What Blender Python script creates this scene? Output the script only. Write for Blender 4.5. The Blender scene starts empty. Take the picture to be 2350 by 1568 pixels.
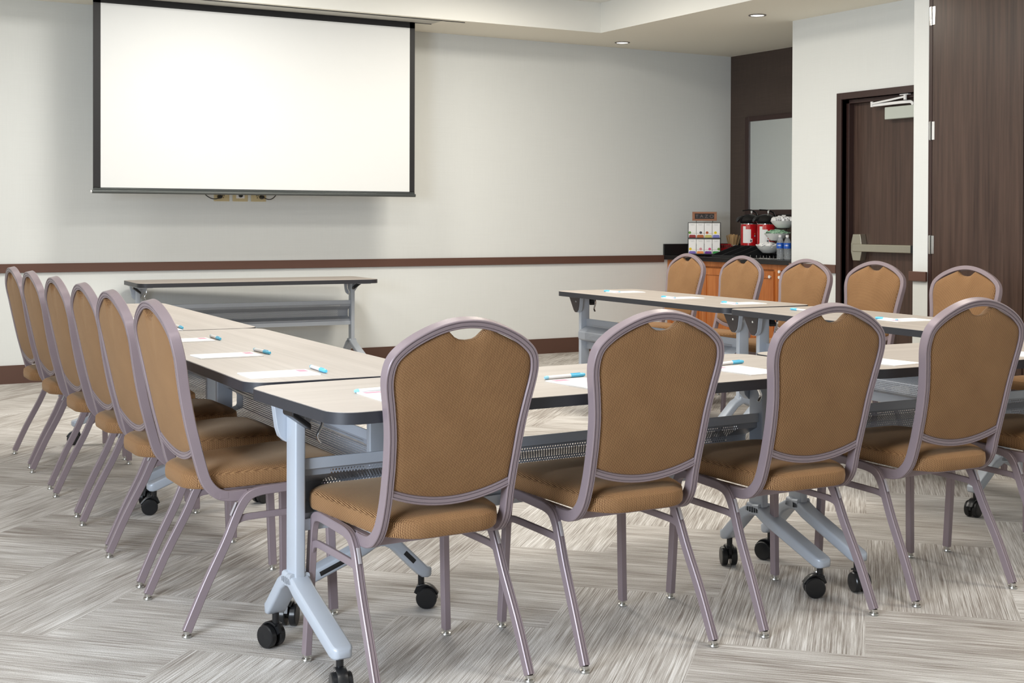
import bpy, bmesh, math, random
from mathutils import Vector, Matrix
random.seed(7)
PI = math.pi
SC = bpy.context.scene
COL = SC.collection

# ------------------------------------------------------------------ helpers
def lin(r, g, b):
    f = lambda c: (c/255/12.92) if c/255 <= .04045 else ((c/255+.055)/1.055)**2.4
    return (f(r), f(g), f(b), 1)

class MB:
    """collects shapes into one mesh"""
    def __init__(s):
        s.v = []; s.f = []; s.m = []; s.uv = {}
    def add(s, vs, fs, mi=0):
        o = len(s.v); s.v += [tuple(p) for p in vs]
        for f in fs:
            s.f.append(tuple(i+o for i in f)); s.m.append(mi)
        return o
    def box(s, c, d, rz=0, mi=0, mat=None):
        x, y, z = d[0]/2, d[1]/2, d[2]/2
        vs = [Vector((a*x, b*y, e*z)) for a in (-1, 1) for b in (-1, 1) for e in (-1, 1)]
        R = mat if mat is not None else Matrix.Rotation(rz, 3, 'Z')
        vs = [R @ p + Vector(c) for p in vs]
        s.add(vs, [(0, 1, 3, 2), (4, 6, 7, 5), (0, 4, 5, 1), (2, 3, 7, 6), (0, 2, 6, 4), (1, 5, 7, 3)], mi)
        return s
    def b2(s, lo, hi, mi=0):
        return s.box([(a+b)/2 for a, b in zip(lo, hi)], [b-a for a, b in zip(lo, hi)], mi=mi)
    def lathe(s, prof, c=(0, 0, 0), n=24, axis='Z', mi=0):
        vs = []; fs = []
        for (r, h) in prof:
            for k in range(n):
                a = 2*PI*k/n; p = (r*math.cos(a), r*math.sin(a), h)
                if axis == 'X': p = (h, p[0], p[1])
                if axis == 'Y': p = (p[1], h, p[0])
                vs.append((p[0]+c[0], p[1]+c[1], p[2]+c[2]))
        for i in range(len(prof)-1):
            for k in range(n):
                a, b = i*n+k, i*n+(k+1) % n
                fs.append((a, b, b+n, a+n))
        fs.append(tuple(range(n-1, -1, -1))); L = (len(prof)-1)*n
        fs.append(tuple(range(L, L+n)))
        s.add(vs, fs, mi); return s
    def prism(s, poly, axis, lo, hi, mi=0):
        """poly of 2D points extruded along an axis"""
        n = len(poly); vs = []
        for h in (lo, hi):
            for (a, b) in poly:
                vs.append({'X': (h, a, b), 'Y': (a, h, b), 'Z': (a, b, h)}[axis])
        fs = [tuple(range(n-1, -1, -1)), tuple(range(n, 2*n))]
        for k in range(n):
            fs.append((k, (k+1) % n, n+(k+1) % n, n+k))
        s.add(vs, fs, mi); return s
    def sweep(s, path, prof, n0, closed=False, mi=0, cap=True, scales=None):
        P = [Vector(p) for p in path]; N = len(P); T = []
        for i in range(N):
            if closed: t = P[(i+1) % N]-P[i-1]
            else: t = P[min(i+1, N-1)]-P[max(i-1, 0)]
            T.append(t.normalized())
        n = Vector(n0); n = (n-T[0]*n.dot(T[0])).normalized(); vs = []; M = len(prof)
        for i in range(N):
            if i:
                q = T[i-1].rotation_difference(T[i]); n = q @ n
                n = (n-T[i]*n.dot(T[i])).normalized()
            b = T[i].cross(n); k = scales[i] if scales else 1
            for (x, y) in prof: vs.append(P[i]+n*x*k+b*y*k)
        fs = []
        for i in range(N if closed else N-1):
            j = (i+1) % N
            for k in range(M):
                l = (k+1) % M
                fs.append((i*M+k, i*M+l, j*M+l, j*M+k))
        if not closed and cap:
            fs.append(tuple(range(M-1, -1, -1))); fs.append(tuple(range((N-1)*M, N*M)))
        s.add(vs, fs, mi); return s
    def grid_rings(s, rings, cap0=True, cap1=True, mi=0):
        M = len(rings[0]); vs = [p for r in rings for p in r]; fs = []
        for i in range(len(rings)-1):
            for k in range(M):
                l = (k+1) % M
                fs.append((i*M+k, i*M+l, (i+1)*M+l, (i+1)*M+k))
        if cap0: fs.append(tuple(range(M-1, -1, -1)))
        if cap1: fs.append(tuple(range((len(rings)-1)*M, len(rings)*M)))
        s.add(vs, fs, mi); return s

def tag(o, label=None, cat=None, group=None, kind=None):
    if label: o['label'] = label
    if cat: o['category'] = cat
    if group: o['group'] = group
    if kind: o['kind'] = kind
    return o

def obj(name, mb, mat, parent=None, bevel=0, loc=None, rz=None, ang=.62, seg=2):
    me = bpy.data.meshes.new(name)
    me.from_pydata(mb.v, [], mb.f)
    bm = bmesh.new(); bm.from_mesh(me)
    bmesh.ops.recalc_face_normals(bm, faces=bm.faces)
    for e in bm.edges:
        if len(e.link_faces) == 2: e.smooth = e.calc_face_angle(0) < ang
    for f in bm.faces: f.smooth = True
    bm.to_mesh(me); bm.free()
    mats = mat if isinstance(mat, (list, tuple)) else [mat]
    for m in mats: me.materials.append(m)
    if len(mats) > 1: me.polygons.foreach_set('material_index', mb.m)
    o = bpy.data.objects.new(name, me); COL.objects.link(o)
    if parent is not None: o.parent = parent
    if loc is not None: o.location = loc
    if rz is not None: o.rotation_euler = (0, 0, rz)
    if bevel:
        b = o.modifiers.new('edge', 'BEVEL'); b.width = bevel; b.segments = seg; b.limit_method = 'ANGLE'
        b.angle_limit = .6; b.harden_normals = True
    return o

def empty(name, loc, rz=0, label=None, cat=None, group=None):
    o = bpy.data.objects.new(name, None); COL.objects.link(o)
    o.empty_display_size = .1; o.location = loc; o.rotation_euler = (0, 0, rz)
    return tag(o, label, cat, group)

def dup(root, loc, rz, label=None):
    r = root.copy(); COL.objects.link(r); r.location = loc; r.rotation_euler = (0, 0, rz)
    if label: r['label'] = label
    for ch in list(root.children):
        c = ch.copy(); COL.objects.link(c); c.parent = r
        for g in list(ch.children):
            d = g.copy(); COL.objects.link(d); d.parent = c
    return r

def catmull(pts, k=6):
    P = [Vector(p) for p in pts]; out = []
    Q = [P[0]*2-P[1]]+P+[P[-1]*2-P[-2]]
    for i in range(1, len(Q)-2):
        for t in range(k):
            u = t/k; a, b, c, d = Q[i-1], Q[i], Q[i+1], Q[i+2]
            out.append(.5*((2*b)+(c-a)*u+(2*a-5*b+4*c-d)*u*u+(3*b-a-3*c+d)*u**3))
    out.append(P[-1]); return out

def rrect(w, d, r, k=3):
    out = []
    for cx, cy, a0 in ((w/2-r, d/2-r, 0), (-w/2+r, d/2-r, PI/2), (-w/2+r, -d/2+r, PI), (w/2-r, -d/2+r, 1.5*PI)):
        for i in range(k+1):
            a = a0+PI/2*i/k; out.append((cx+r*math.cos(a), cy+r*math.sin(a)))
    return out

def text(name, body, size, mat, parent, loc, rot, ext=.0004, sx=1):
    cu = bpy.data.curves.new(name, 'FONT'); cu.body = body; cu.size = size; cu.extrude = ext
    cu.align_x = 'CENTER'; cu.align_y = 'CENTER'
    tmp = bpy.data.objects.new('tmp', cu); COL.objects.link(tmp)
    bpy.context.view_layer.update()
    me = bpy.data.meshes.new_from_object(tmp.evaluated_get(bpy.context.evaluated_depsgraph_get()))
    bpy.data.objects.remove(tmp); bpy.data.curves.remove(cu)
    me.materials.clear(); me.materials.append(mat)
    o = bpy.data.objects.new(name, me); COL.objects.link(o); o.parent = parent
    o.location = loc; o.rotation_euler = rot; o.scale = (sx, 1, 1); return o

# ------------------------------------------------------------------ materials
def mat(name, col, rough=.5, metal=0, spec=.5, emit=None, estr=0, trans=0, ior=1.45, coat=0):
    m = bpy.data.materials.new(name); m.use_nodes = True
    b = m.node_tree.nodes['Principled BSDF']
    b.inputs['Base Color'].default_value = col if len(col) == 4 else (*col, 1)
    b.inputs['Roughness'].default_value = rough; b.inputs['Metallic'].default_value = metal
    b.inputs['Specular IOR Level'].default_value = spec
    b.inputs['Transmission Weight'].default_value = trans; b.inputs['IOR'].default_value = ior
    b.inputs['Coat Weight'].default_value = coat
    if emit: b.inputs['Emission Color'].default_value = (*emit, 1); b.inputs['Emission Strength'].default_value = estr
    return m

class NT:
    def __init__(s, m):
        s.t = m.node_tree; s.n = s.t.nodes; s.bsdf = s.n['Principled BSDF']
    def new(s, typ, **kw):
        n = s.n.new(typ)
        for k, v in kw.items(): setattr(n, k, v)
        return n
    def link(s, a, b): s.t.links.new(a, b)
    def val(s, sock, x):
        if hasattr(x, 'links'): s.link(x, sock)
        else: sock.default_value = x
    def math(s, op, a, b=0, c=None):
        n = s.new('ShaderNodeMath', operation=op); s.val(n.inputs[0], a); s.val(n.inputs[1], b)
        if c is not None: s.val(n.inputs[2], c)
        return n.outputs[0]
    def mix(s, f, a, b):
        n = s.new('ShaderNodeMix', data_type='RGBA'); s.val(n.inputs[0], f); s.val(n.inputs[6], a); s.val(n.inputs[7], b)
        return n.outputs[2]
    def mixf(s, f, a, b):
        n = s.new('ShaderNodeMix', data_type='FLOAT'); s.val(n.inputs[0], f); s.val(n.inputs[2], a); s.val(n.inputs[3], b)
        return n.outputs[0]
    def xyz(s, x, y, z):
        n = s.new('ShaderNodeCombineXYZ')
        for i, q in enumerate((x, y, z)): s.val(n.inputs[i], q)
        return n.outputs[0]
    def sep(s, v):
        n = s.new('ShaderNodeSeparateXYZ'); s.link(v, n.inputs[0]); return n.outputs
    def coord(s, w='Object'): return s.new('ShaderNodeTexCoord').outputs[w]
    def noise(s, v, scale, detail=3, rough=.55):
        n = s.new('ShaderNodeTexNoise'); s.link(v, n.inputs['Vector']); n.inputs['Scale'].default_value = scale
        n.inputs['Detail'].default_value = detail; n.inputs['Roughness'].default_value = rough
        return n.outputs['Fac']
    def ramp(s, f, stops):
        n = s.new('ShaderNodeValToRGB'); s.link(f, n.inputs[0]); e = n.color_ramp.elements
        while len(e) < len(stops): e.new(.5)
        for q, (p, c) in zip(e, stops): q.position = p; q.color = c if len(c) == 4 else (*c, 1)
        return n.outputs[0]
    def smooth(s, x, lo, hi):
        n = s.new('ShaderNodeMapRange', interpolation_type='SMOOTHSTEP'); s.val(n.inputs[0], x)
        n.inputs[1].default_value = lo; n.inputs[2].default_value = hi; return n.outputs[0]
    def bump(s, h, strength=.3, dist=.002):
        n = s.new('ShaderNodeBump'); n.inputs['Strength'].default_value = strength; n.inputs['Distance'].default_value = dist
        s.link(h, n.inputs['Height']); s.link(n.outputs[0], s.bsdf.inputs['Normal'])
    def color(s, c): s.link(c, s.bsdf.inputs['Base Color'])

M = {}
def wallmat(name, c, amp=.03):
    m = mat(name, c, .75, spec=.25); t = NT(m); v = t.coord()
    x, y, z = t.sep(v)
    n1 = t.noise(t.xyz(t.math('MULTIPLY', t.math('ADD', x, y), 3), 0, t.math('MULTIPLY', z, 260)), 1, 2)
    n2 = t.noise(t.xyz(t.math('MULTIPLY', t.math('ADD', x, y), 200), 0, t.math('MULTIPLY', z, 4)), 1, 2)
    s = t.math('ADD', n1, n2)
    k = [tuple(q*(1-amp*2.2) for q in c[:3]), tuple(min(1, q*(1+amp)) for q in c[:3])]
    t.color(t.ramp(t.math('MULTIPLY', s, .5), [(.3, k[0]), (.7, k[1])]))
    t.bump(s, .12, .001)
    return m
M['wall'] = wallmat('wall_paper', (.765, .785, .772), .014)
M['alcove'] = wallmat('brown_wall_paper', (.088, .066, .056), .10)
M['ceil_white'] = mat('ceiling_white', (.83, .83, .79), .85, spec=.1)
M['ceil_tan'] = mat('ceiling_beige', (.92, .885, .775), .85, spec=.1)
M['rail'] = mat('brown_trim_paint', lin(98, 70, 60), .42)
M['base'] = mat('brown_vinyl_base', lin(92, 66, 56), .5)
M['frame_dark'] = mat('dark_door_frame', lin(58, 40, 37), .35)
M['black'] = mat('black_plastic', (.012, .012, .013), .28)
M['black_matte'] = mat('black_matte', (.014, .014, .016), .55)
M['edge'] = mat('charcoal_edge_band', (.032, .033, .040), .42)
M['dark_plate'] = mat('dark_bracket_paint', (.055, .045, .044), .4)
M['silver'] = mat('silver_blue_paint', (.46, .50, .56), .36, metal=.15)
M['chrome'] = mat('chrome', (.8, .8, .8), .12, metal=1)
M['satin'] = mat('satin_nickel', (.50, .48, .40), .32, metal=.9)
M['frame'] = mat('mauve_powder_coat', (.275, .218, .236), .34, spec=.6, metal=.15)
M['bumper'] = mat('grey_bumper', (.36, .33, .34), .3)
M['glide'] = mat('steel_glide', (.62, .61, .58), .28, metal=1)
M['white'] = mat('white_plastic', (.82, .82, .82), .35)
M['paper'] = mat('white_paper', (.93, .93, .93), .7)
M['pink'] = mat('pink_print', lin(214, 160, 180), .7)
M['blue'] = mat('blue_plastic', lin(100, 198, 236), .25)
M['paleblue'] = mat('pale_blue_plastic', lin(150, 205, 225), .25)
M['screen'] = mat('matte_white_screen', (.73, .745, .745), .8, spec=.1)
M['bar'] = mat('dark_grey_bar', (.10, .11, .11), .25, metal=.6)
M['grey_panel'] = mat('grey_ceiling_panel', (.52, .51, .46), .6)
M['ivory'] = mat('ivory_plastic', lin(205, 190, 150), .4)
M['granite'] = mat('black_granite', (.016, .016, .017), .16)
M['red'] = mat('red_enamel', lin(190, 22, 30), .25)
M['bowl'] = mat('white_china', (.80, .82, .80), .15)
M['mint'] = mat('mint_paper', lin(170, 205, 178), .7)
M['straw'] = mat('wood_stirrers', lin(214, 178, 128), .6)
M['kraft'] = mat('sign_wood', lin(150, 100, 70), .5)
M['slate'] = mat('slate_board', (.03, .03, .032), .7)
M['greytext'] = mat('grey_lettering', lin(122, 108, 108), .7)
M['faint'] = mat('faint_print', lin(190, 192, 196), .7)
M['water'] = mat('clear_bottle', (.90, .95, 1), .05, spec=1)
M['water'].node_tree.nodes['Principled BSDF'].inputs['Alpha'].default_value = .20
M['bluelabel'] = mat('blue_label', lin(30, 90, 190), .35)
M['mirror'] = mat('mirror_glass', (.86, .90, .90), .02, metal=1)
M['lens'] = mat('lamp_lens', (1, 1, 1), .4, emit=(1, .96, .88), estr=4)
M['trimring'] = mat('lamp_trim', (.25, .23, .21), .35, metal=.6)
M['undertop'] = mat('table_underside', (.07, .055, .05), .7)
M['closer'] = mat('grey_closer', lin(186, 192, 184), .4)

def wood(name, dark, light, rough, sx, sz, axis='Z'):
    m = mat(name, light, rough); t = NT(m); x, y, z = t.sep(t.coord())
    if axis == 'Z': v1 = t.xyz(t.math('MULTIPLY', x, sx), t.math('MULTIPLY', y, sx), t.math('MULTIPLY', z, sz))
    else: v1 = t.xyz(t.math('MULTIPLY', x, sz), t.math('MULTIPLY', y, sx), t.math('MULTIPLY', z, sx))
    a = t.noise(v1, 1, 5, .6); b = t.noise(v1, .22, 2)
    t.color(t.ramp(t.math('ADD', t.math('MULTIPLY', a, .6), t.math('MULTIPLY', b, .4)), [(.34, dark), (.66, light)]))
    return m
M['walnut'] = wood('walnut_veneer', lin(54, 39, 34), lin(84, 65, 56), .30, 55, 1.8)
M['maple'] = wood('orange_maple', lin(168, 92, 40), lin(208, 132, 72), .38, 30, 2.2)
M['laminate'] = wood('pale_wood_laminate', (.395, .350, .315), (.490, .442, .402), .42, 120, 2.0, 'X')

# chair fabric: fine ribbed weave
def fabric():
    m = mat('ribbed_tan_fabric', (.3, .2, .1), .8, spec=.2); t = NT(m)
    tc = t.new('ShaderNodeTexCoord'); x, y, z = t.sep(tc.outputs['Object']); nx, ny, nz = t.sep(tc.outputs['Normal'])
    side = t.math('GREATER_THAN', t.math('ABSOLUTE', nx), .75)
    flat = t.math('GREATER_THAN', t.math('ABSOLUTE', nz), .75)
    c = t.mixf(side, x, y); l = t.mixf(flat, z, y)
    wob = t.noise(tc.outputs['Object'], 160, 2)
    ph = t.math('ADD', t.math('MULTIPLY', c, 2*PI/.0034), t.math('MULTIPLY', wob, 1.2))
    s = t.math('MULTIPLY_ADD', t.math('SINE', ph), .5, .5)
    ph2 = t.math('ADD', t.math('MULTIPLY', l, 2*PI/.007), t.math('MULTIPLY', t.math('FLOOR', t.math('MULTIPLY', c, 1/.0034)), 2.4))
    d = t.math('MULTIPLY_ADD', t.math('SINE', ph2), .5, .5)
    f = t.math('ADD', t.math('MULTIPLY', s, .8), t.math('MULTIPLY', d, .2))
    f = t.math('ADD', f, t.math('MULTIPLY', t.math('SUBTRACT', t.noise(tc.outputs['Object'], 9, 2), .5), .18))
    t.color(t.ramp(f, [(.15, (.080, .034, .015)), (.55, (.250, .128, .054)), (.95, (.49, .290, .140))]))
    t.bsdf.inputs['Sheen Weight'].default_value = .25; t.bsdf.inputs['Sheen Roughness'].default_value = .4
    t.bsdf.inputs['Sheen Tint'].default_value = (1, .78, .55, 1)
    t.bump(s, .25, .0008)
    return m
M['fabric'] = fabric()

# carpet: herringbone planks (18 x 36 inch) laid at 45 degrees to the walls, streaked along each plank
def carpet():
    m = mat('streaked_carpet', (.4, .38, .35), .95, spec=.08); t = NT(m); x, y, z = t.sep(t.coord('Object'))
    w = .4572; r = 1/math.sqrt(2)
    b = t.math('MULTIPLY', t.math('SUBTRACT', x, y), r); a = t.math('MULTIPLY', t.math('ADD', x, y), r)
    p = t.math('MULTIPLY', b, 1/w); q = t.math('MULTIPLY', t.math('SUBTRACT', a, .109), 1/w)
    i = t.math('FLOOR', p); j = t.math('FLOOR', q)
    k = t.math('FLOORED_MODULO', t.math('SUBTRACT', i, j), 4)
    vert = t.math('GREATER_THAN', k, 1.5)
    idh_i = t.math('SUBTRACT', i, k); idv_j = t.math('SUBTRACT', j, t.math('SUBTRACT', 3, k))
    idx = t.mixf(vert, idh_i, i); idy = t.mixf(vert, j, idv_j)
    u = t.mixf(vert, b, a); v = t.mixf(vert, a, b)
    wn = t.new('ShaderNodeTexWhiteNoise', noise_dimensions='3D'); t.link(t.xyz(idx, idy, vert), wn.inputs['Vector'])
    ro = t.math('MULTIPLY', wn.outputs['Value'], 37)
    V = lambda su, sv, o: t.xyz(t.math('ADD', t.math('MULTIPLY', u, su), ro), t.math('MULTIPLY', v, sv), o)
    fine = t.noise(V(4.0, 290, 1), 1, 3, .65)
    mid = t.noise(V(2.4, 70, 5), 1, 3, .6)
    big = t.noise(V(2.2, 7, 9), 1, 2, .5)
    speck = t.noise(V(260, 260, 3), 1, 1)
    f = t.math('ADD', t.math('ADD', t.math('MULTIPLY', fine, .58), t.math('MULTIPLY', mid, .24)), t.math('ADD', t.math('MULTIPLY', big, .18), t.math('MULTIPLY', speck, .06)))
    f = t.math('ADD', f, t.math('MULTIPLY', t.math('SUBTRACT', wn.outputs['Value'], .5), .05))
    t.color(t.ramp(f, [(.42, (.235, .203, .178)), (.53, (.465, .438, .41)), (.64, (.73, .712, .695))]))
    t.bump(speck, .5, .003)
    return m
M['carpet'] = carpet()

def perforated():
    m = mat('perforated_silver', (.33, .355, .40), .42, metal=.1); t = NT(m)
    uvn = t.new('ShaderNodeUVMap'); uvn.uv_map = 'UVMap'; x, y, z = t.sep(uvn.outputs[0])
    pit = .0092
    X = t.math('MULTIPLY', x, 1/pit); Y = t.math('MULTIPLY', y, 1/(pit*.866))
    row = t.math('FLOORED_MODULO', t.math('FLOOR', Y), 2)
    X = t.math('ADD', X, t.math('MULTIPLY', row, .5))
    fx = t.math('SUBTRACT', t.math('FRACT', X), .5); fy = t.math('MULTIPLY', t.math('SUBTRACT', t.math('FRACT', Y), .5), .866)
    d = t.math('SQRT', t.math('ADD', t.math('MULTIPLY', fx, fx), t.math('MULTIPLY', fy, fy)))
    hole = t.math('LESS_THAN', d, .29)
    lim = t.math('LESS_THAN', t.math('ABSOLUTE', x), .74)
    a = t.math('MULTIPLY', t.math('GREATER_THAN', y, .030), t.math('LESS_THAN', y, .222))
    hole = t.math('MULTIPLY', hole, t.math('MULTIPLY', lim, a))
    t.link(t.math('SUBTRACT', 1, hole), t.bsdf.inputs['Alpha'])
    return m
M['perf'] = perforated()

# ------------------------------------------------------------------ room
YW = 10.07; ZC = 2.79; XR = 7.16; XA = 8.237; XP = 6.76; XL = -2.6; YF = -3.2
def struct(name, mb, m, parent=None, bevel=0):
    o = obj(name, mb, m, parent, bevel)
    if parent is None: o['kind'] = 'structure'
    return o
struct('floor', MB().b2((XL-.1, YF-.1, -.1), (XA+.1, YW+.1, 0)), M['carpet'])
struct('wall_back', MB().b2((XL-.1, YW, 0), (XA, YW+.1, 3.1)), M['wall'])
struct('wall_alcove', MB().b2((XA, 7.99, 0), (XA+.1, YW+.1, 3.1)), M['alcove'])
# right wall with the exit door opening and the stepped-out pilaster
DY0, DY1, DZ = 6.45, 7.43, 2.12       # clear opening of the exit door
w = MB()
w.b2((XR, DY1, 0), (XR+.14, 7.99, 3.1)); w.b2((XR, 6.344, 0), (XR+.14, DY0, 3.1)); w.b2((XR, DY0, DZ), (XR+.14, DY1, 3.1))
w.b2((XR+.14, 7.85, 0), (XA+.1, 7.99, 3.1))
struct('wall_right', w, M['wall'])
w = MB(); w.b2((XP, 6.215, 0), (XR+.14, 6.344, 3.1)); w.b2((XP, 2.2, 0), (XP+.14, 3.99, 3.1)); w.b2((XP+.03, 3.99, 2.72), (XP+.14, 6.215, 3.1)); w.b2((XP, YF, 0), (XP+.14, 2.2, 3.1))
struct('wall_right_near', w, M['wall'])
w = MB(); wy = [(.1, 2.3)]  # opening added in the unseen left wall for the cool key light
ys = [YF]+[q for p in wy for q in p]+[YW]
for k in range(0, len(ys), 2): w.b2((XL-.1, ys[k], 0), (XL, ys[k+1], 3.1))
for a, b in wy: w.b2((XL-.1, a, 0), (XL, b, .75)); w.b2((XL-.1, a, 2.45), (XL, b, 3.1))
struct('wall_left', w, M['wall'])
struct('wall_front', MB().b2((XL-.1, YF-.1, 0), (XP+.14, YF, 3.1)), M['wall'])
for k, (a, b) in enumerate(wy):
    f = MB(); f.b2((XL-.09, a, .75), (XL-.02, a+.05, 2.45)); f.b2((XL-.09, b-.05, .75), (XL-.02, b, 2.45)); f.b2((XL-.09, a, .75), (XL-.02, b, .80)); f.b2((XL-.09, a, 2.40), (XL-.02, b, 2.45)); f.b2((XL-.08, (a+b)/2-.02, .8), (XL-.03, (a+b)/2+.02, 2.4))
    struct('window_%d' % (k+1), f, M['frame_dark'])  # unseen frame, added to give the key light an opening
# ceiling: raised tray with a lower border
TX0, TX1, TY0, TY1 = -1.4, 6.232, -2.0, 9.345
struct('ceiling', MB().b2((TX0-.05, TY0-.05, 3.045), (TX1+.05, TY1+.05, 3.1)), M['ceil_white'])
c = MB()
for lo, hi in (((XL-.1, TY1), (XA+.1, YW+.1)), ((TX1, YF-.1), (XA+.1, TY1)), ((XL-.1, YF-.1), (TX0, TY1)), ((TX0, YF-.1), (TX1, TY0))):
    c.b2((*lo, ZC), (*hi, 3.12))
me_o = struct('ceiling_border', c, [M['ceil_tan'], M['ceil_white']])
for p in me_o.data.polygons: p.material_index = 0 if p.normal.z < -.5 else 1
# rails and skirting
RZ0, RZ1 = .803, .869
struct('trim_1', MB().b2((XL, YW-.02, RZ0), (7.43, YW, RZ1)), M['rail'], bevel=.003)
struct('trim_2', MB().b2((XR-.02, DY1+.05, RZ0-.005), (XR, 8.0, RZ1-.006)), M['rail'], bevel=.003)
struct('trim_3', MB().b2((XP-.02, 6.215, RZ0-.005), (XP, 6.365, RZ1-.006)), M['rail'], bevel=.003)
struct('baseboard_back', MB().b2((XL, YW-.012, 0), (7.47, YW, .133)), M['base'])
w = MB(); w.b2((XR-.012, DY1+.05, 0), (XR, 7.99, .133)); w.b2((XP-.012, 6.215, 0), (XP, 6.355, .133))
struct('baseboard_right', w, M['base'])

# exit door in the right wall
d = empty('door_1', (XR, (DY0+DY1)/2, 0)); d['kind'] = 'structure'
yo = (DY0+DY1)/2
f = MB()
for lo, hi in (((-.014, DY1-yo-.0, 0), (.13, DY1-yo+.05, DZ+.05)), ((-.014, DY0-yo-.05, 0), (.13, DY0-yo, DZ+.05)), ((-.014, DY0-yo, DZ), (.13, DY1-yo, DZ+.05)),
               ((.04, DY1-yo-.03, 0), (.13, DY1-yo, DZ)), ((.04, DY0-yo, 0), (.13, DY0-yo+.03, DZ)), ((.04, DY0-yo, DZ-.03), (.13, DY1-yo, DZ))): f.b2(lo, hi)
obj('door_frame', f, M['frame_dark'], d, .002)
obj('door_leaf', MB().b2((.088, DY0-yo+.031, .01), (.128, DY1-yo-.031, DZ-.031)), M['walnut'], d)
e = MB(); e.b2((.02, -.43, .968), (.085, .405, 1.026))
bar = obj('exit_bar', e, M['satin'], d, .006)
obj('bar_gap', MB().b2((.0185, -.205, .969), (.05, -.18, 1.025)), M['black'], bar)
g = MB(); g.prism([(.33, .90), (.405, .90), (.425, .968), (.425, 1.026), (.405, 1.10), (.33, 1.10), (.315, 1.03), (.315, .965)], 'X', .03, .088)
obj('latch_housing', g, M['satin'], d, .004)
g = MB(); g.b2((.03, -.46, 1.945), (.088, .09, 2.035))
obj('door_closer', g, M['closer'], d, .005)
g = MB(); g.sweep(catmull([(.045, -.17, 2.035), (.045, -.16, 2.055), (.045, -.10, 2.062), (.03, .21, 2.058)], 4), rrect(.012, .022, .003), (1, 0, 0))
g.sweep([(.02, .21, 2.07), (.02, .02, 2.085), (.02, -.12, 2.098)], rrect(.010, .014, .003), (1, 0, 0))
g.lathe([(.011, 2.045), (.011, 2.085)], (.025, .21, 0), 10); g.lathe([(.012, 2.075), (.012, 2.112)], (.02, -.12, 0), 10); g.box((.02, -.12, 2.113), (.03, .08, .006))
obj('closer_arm', g, M['white'], d)
# dark wood hinged partition door beside the pilaster
d = empty('door_2', (XP, 5.10, 0)); d['kind'] = 'structure'
f = MB(); f.b2((0, 1.085, 0), (.12, 1.113, 2.72)); obj('door_frame', f, M['frame_dark'], d)
obj('door_leaf', MB().b2((-.004, .356, .012), (.04, 1.078, 2.715)), M['walnut'], d, .002)
obj('door_leaf', MB().b2((-.004, -.37, .012), (.04, .350, 2.715)), M['walnut'], d, .002)
obj('door_leaf', MB().b2((-.004, -1.10, .012), (.04, -.376, 2.715)), M['walnut'], d, .002)
for z in (2.56, 1.80, 1.045, .25):
    h = MB(); h.lathe([(.007, z-.062), (.007, z+.062)], (-.008, 1.090, 0), 10); h.b2((-.006, 1.09, z-.06), (.001, 1.104, z+.06)); h.b2((-.0065, 1.058, z-.06), (-.0035, 1.08, z+.06))
    obj('hinge', h, M['chrome'], d)

# two recessed lamps in the ceiling border
for k, (x, y, lb) in enumerate(((6.73, 9.745, 'round recessed downlight in the beige ceiling border near the back wall corner'), (6.72, 7.90, 'round recessed downlight in the beige ceiling border above the door wall'))):
    t = empty('recessed_light', (x, y, ZC), 0, lb, 'ceiling light', 'recessed downlights')
    obj('trim_ring', MB().lathe([(.068, 0), (.068, -.005), (.058, -.008), (.052, -.003), (.052, 0)], (0, 0, 0), 28), M['trimring'], t)
    obj('lens', MB().lathe([(.051, -.001), (.051, -.004), (.03, -.006), (.004, -.0065)], (0, 0, 0), 28), M['lens'], t)

# ------------------------------------------------------------------ projection screen
sx0, sx1, sz0 = 2.078, 4.605, 1.40; SY = 9.60
s = empty('projection_screen', ((sx0+sx1)/2, SY, sz0), 0, 'large white pull-down projection screen with black border hanging from the ceiling', 'projection screen')
hw = (sx1-sx0)/2
obj('screen_surface', MB().b2((-hw+.052, -.002, .022), (hw-.045, .002, 1.338)), M['screen'], s)
b = MB(); b.b2((-hw, -.0025, 0), (-hw+.052, .0025, 1.395)); b.b2((hw-.045, -.0025, 0), (hw, .0025, 1.395)); b.b2((-hw, -.0025, 1.338), (hw, .0025, 1.395)); b.b2((-hw, -.0025, 0), (hw, .0025, .022))
obj('black_border', b, M['black_matte'], s)
b = MB(); b.prism([(-.014, .004), (.014, .004), (.014, -.016), (.010, -.020), (-.010, -.020), (-.016, -.012)], 'X', -hw-.008, hw+.006)
b.prism([(-.010, .018), (.010, .018), (.010, .004), (-.010, .004)], 'X', -hw+.001, hw-.001)
obj('bottom_bar', b, M['bar'], s, .002)
obj('end_cap', MB().lathe([(.010, -.012), (.010, 0)], (-hw-.006, 0, -.008), 12, 'X'), M['white'], s)
b = MB(); b.b2((-hw-.12, -.20, 1.386), (hw+.15, .012, 1.392))
obj('ceiling_housing', b, M['grey_panel'], s)
b = MB(); b.b2((-hw-.12, .0, 1.383), (hw+.15, .012, 1.387)); b.b2((-hw-.12, -.205, 1.384), (hw+.35, -.197, 1.388))
obj('housing_slot', b, M['black_matte'], s)
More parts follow.
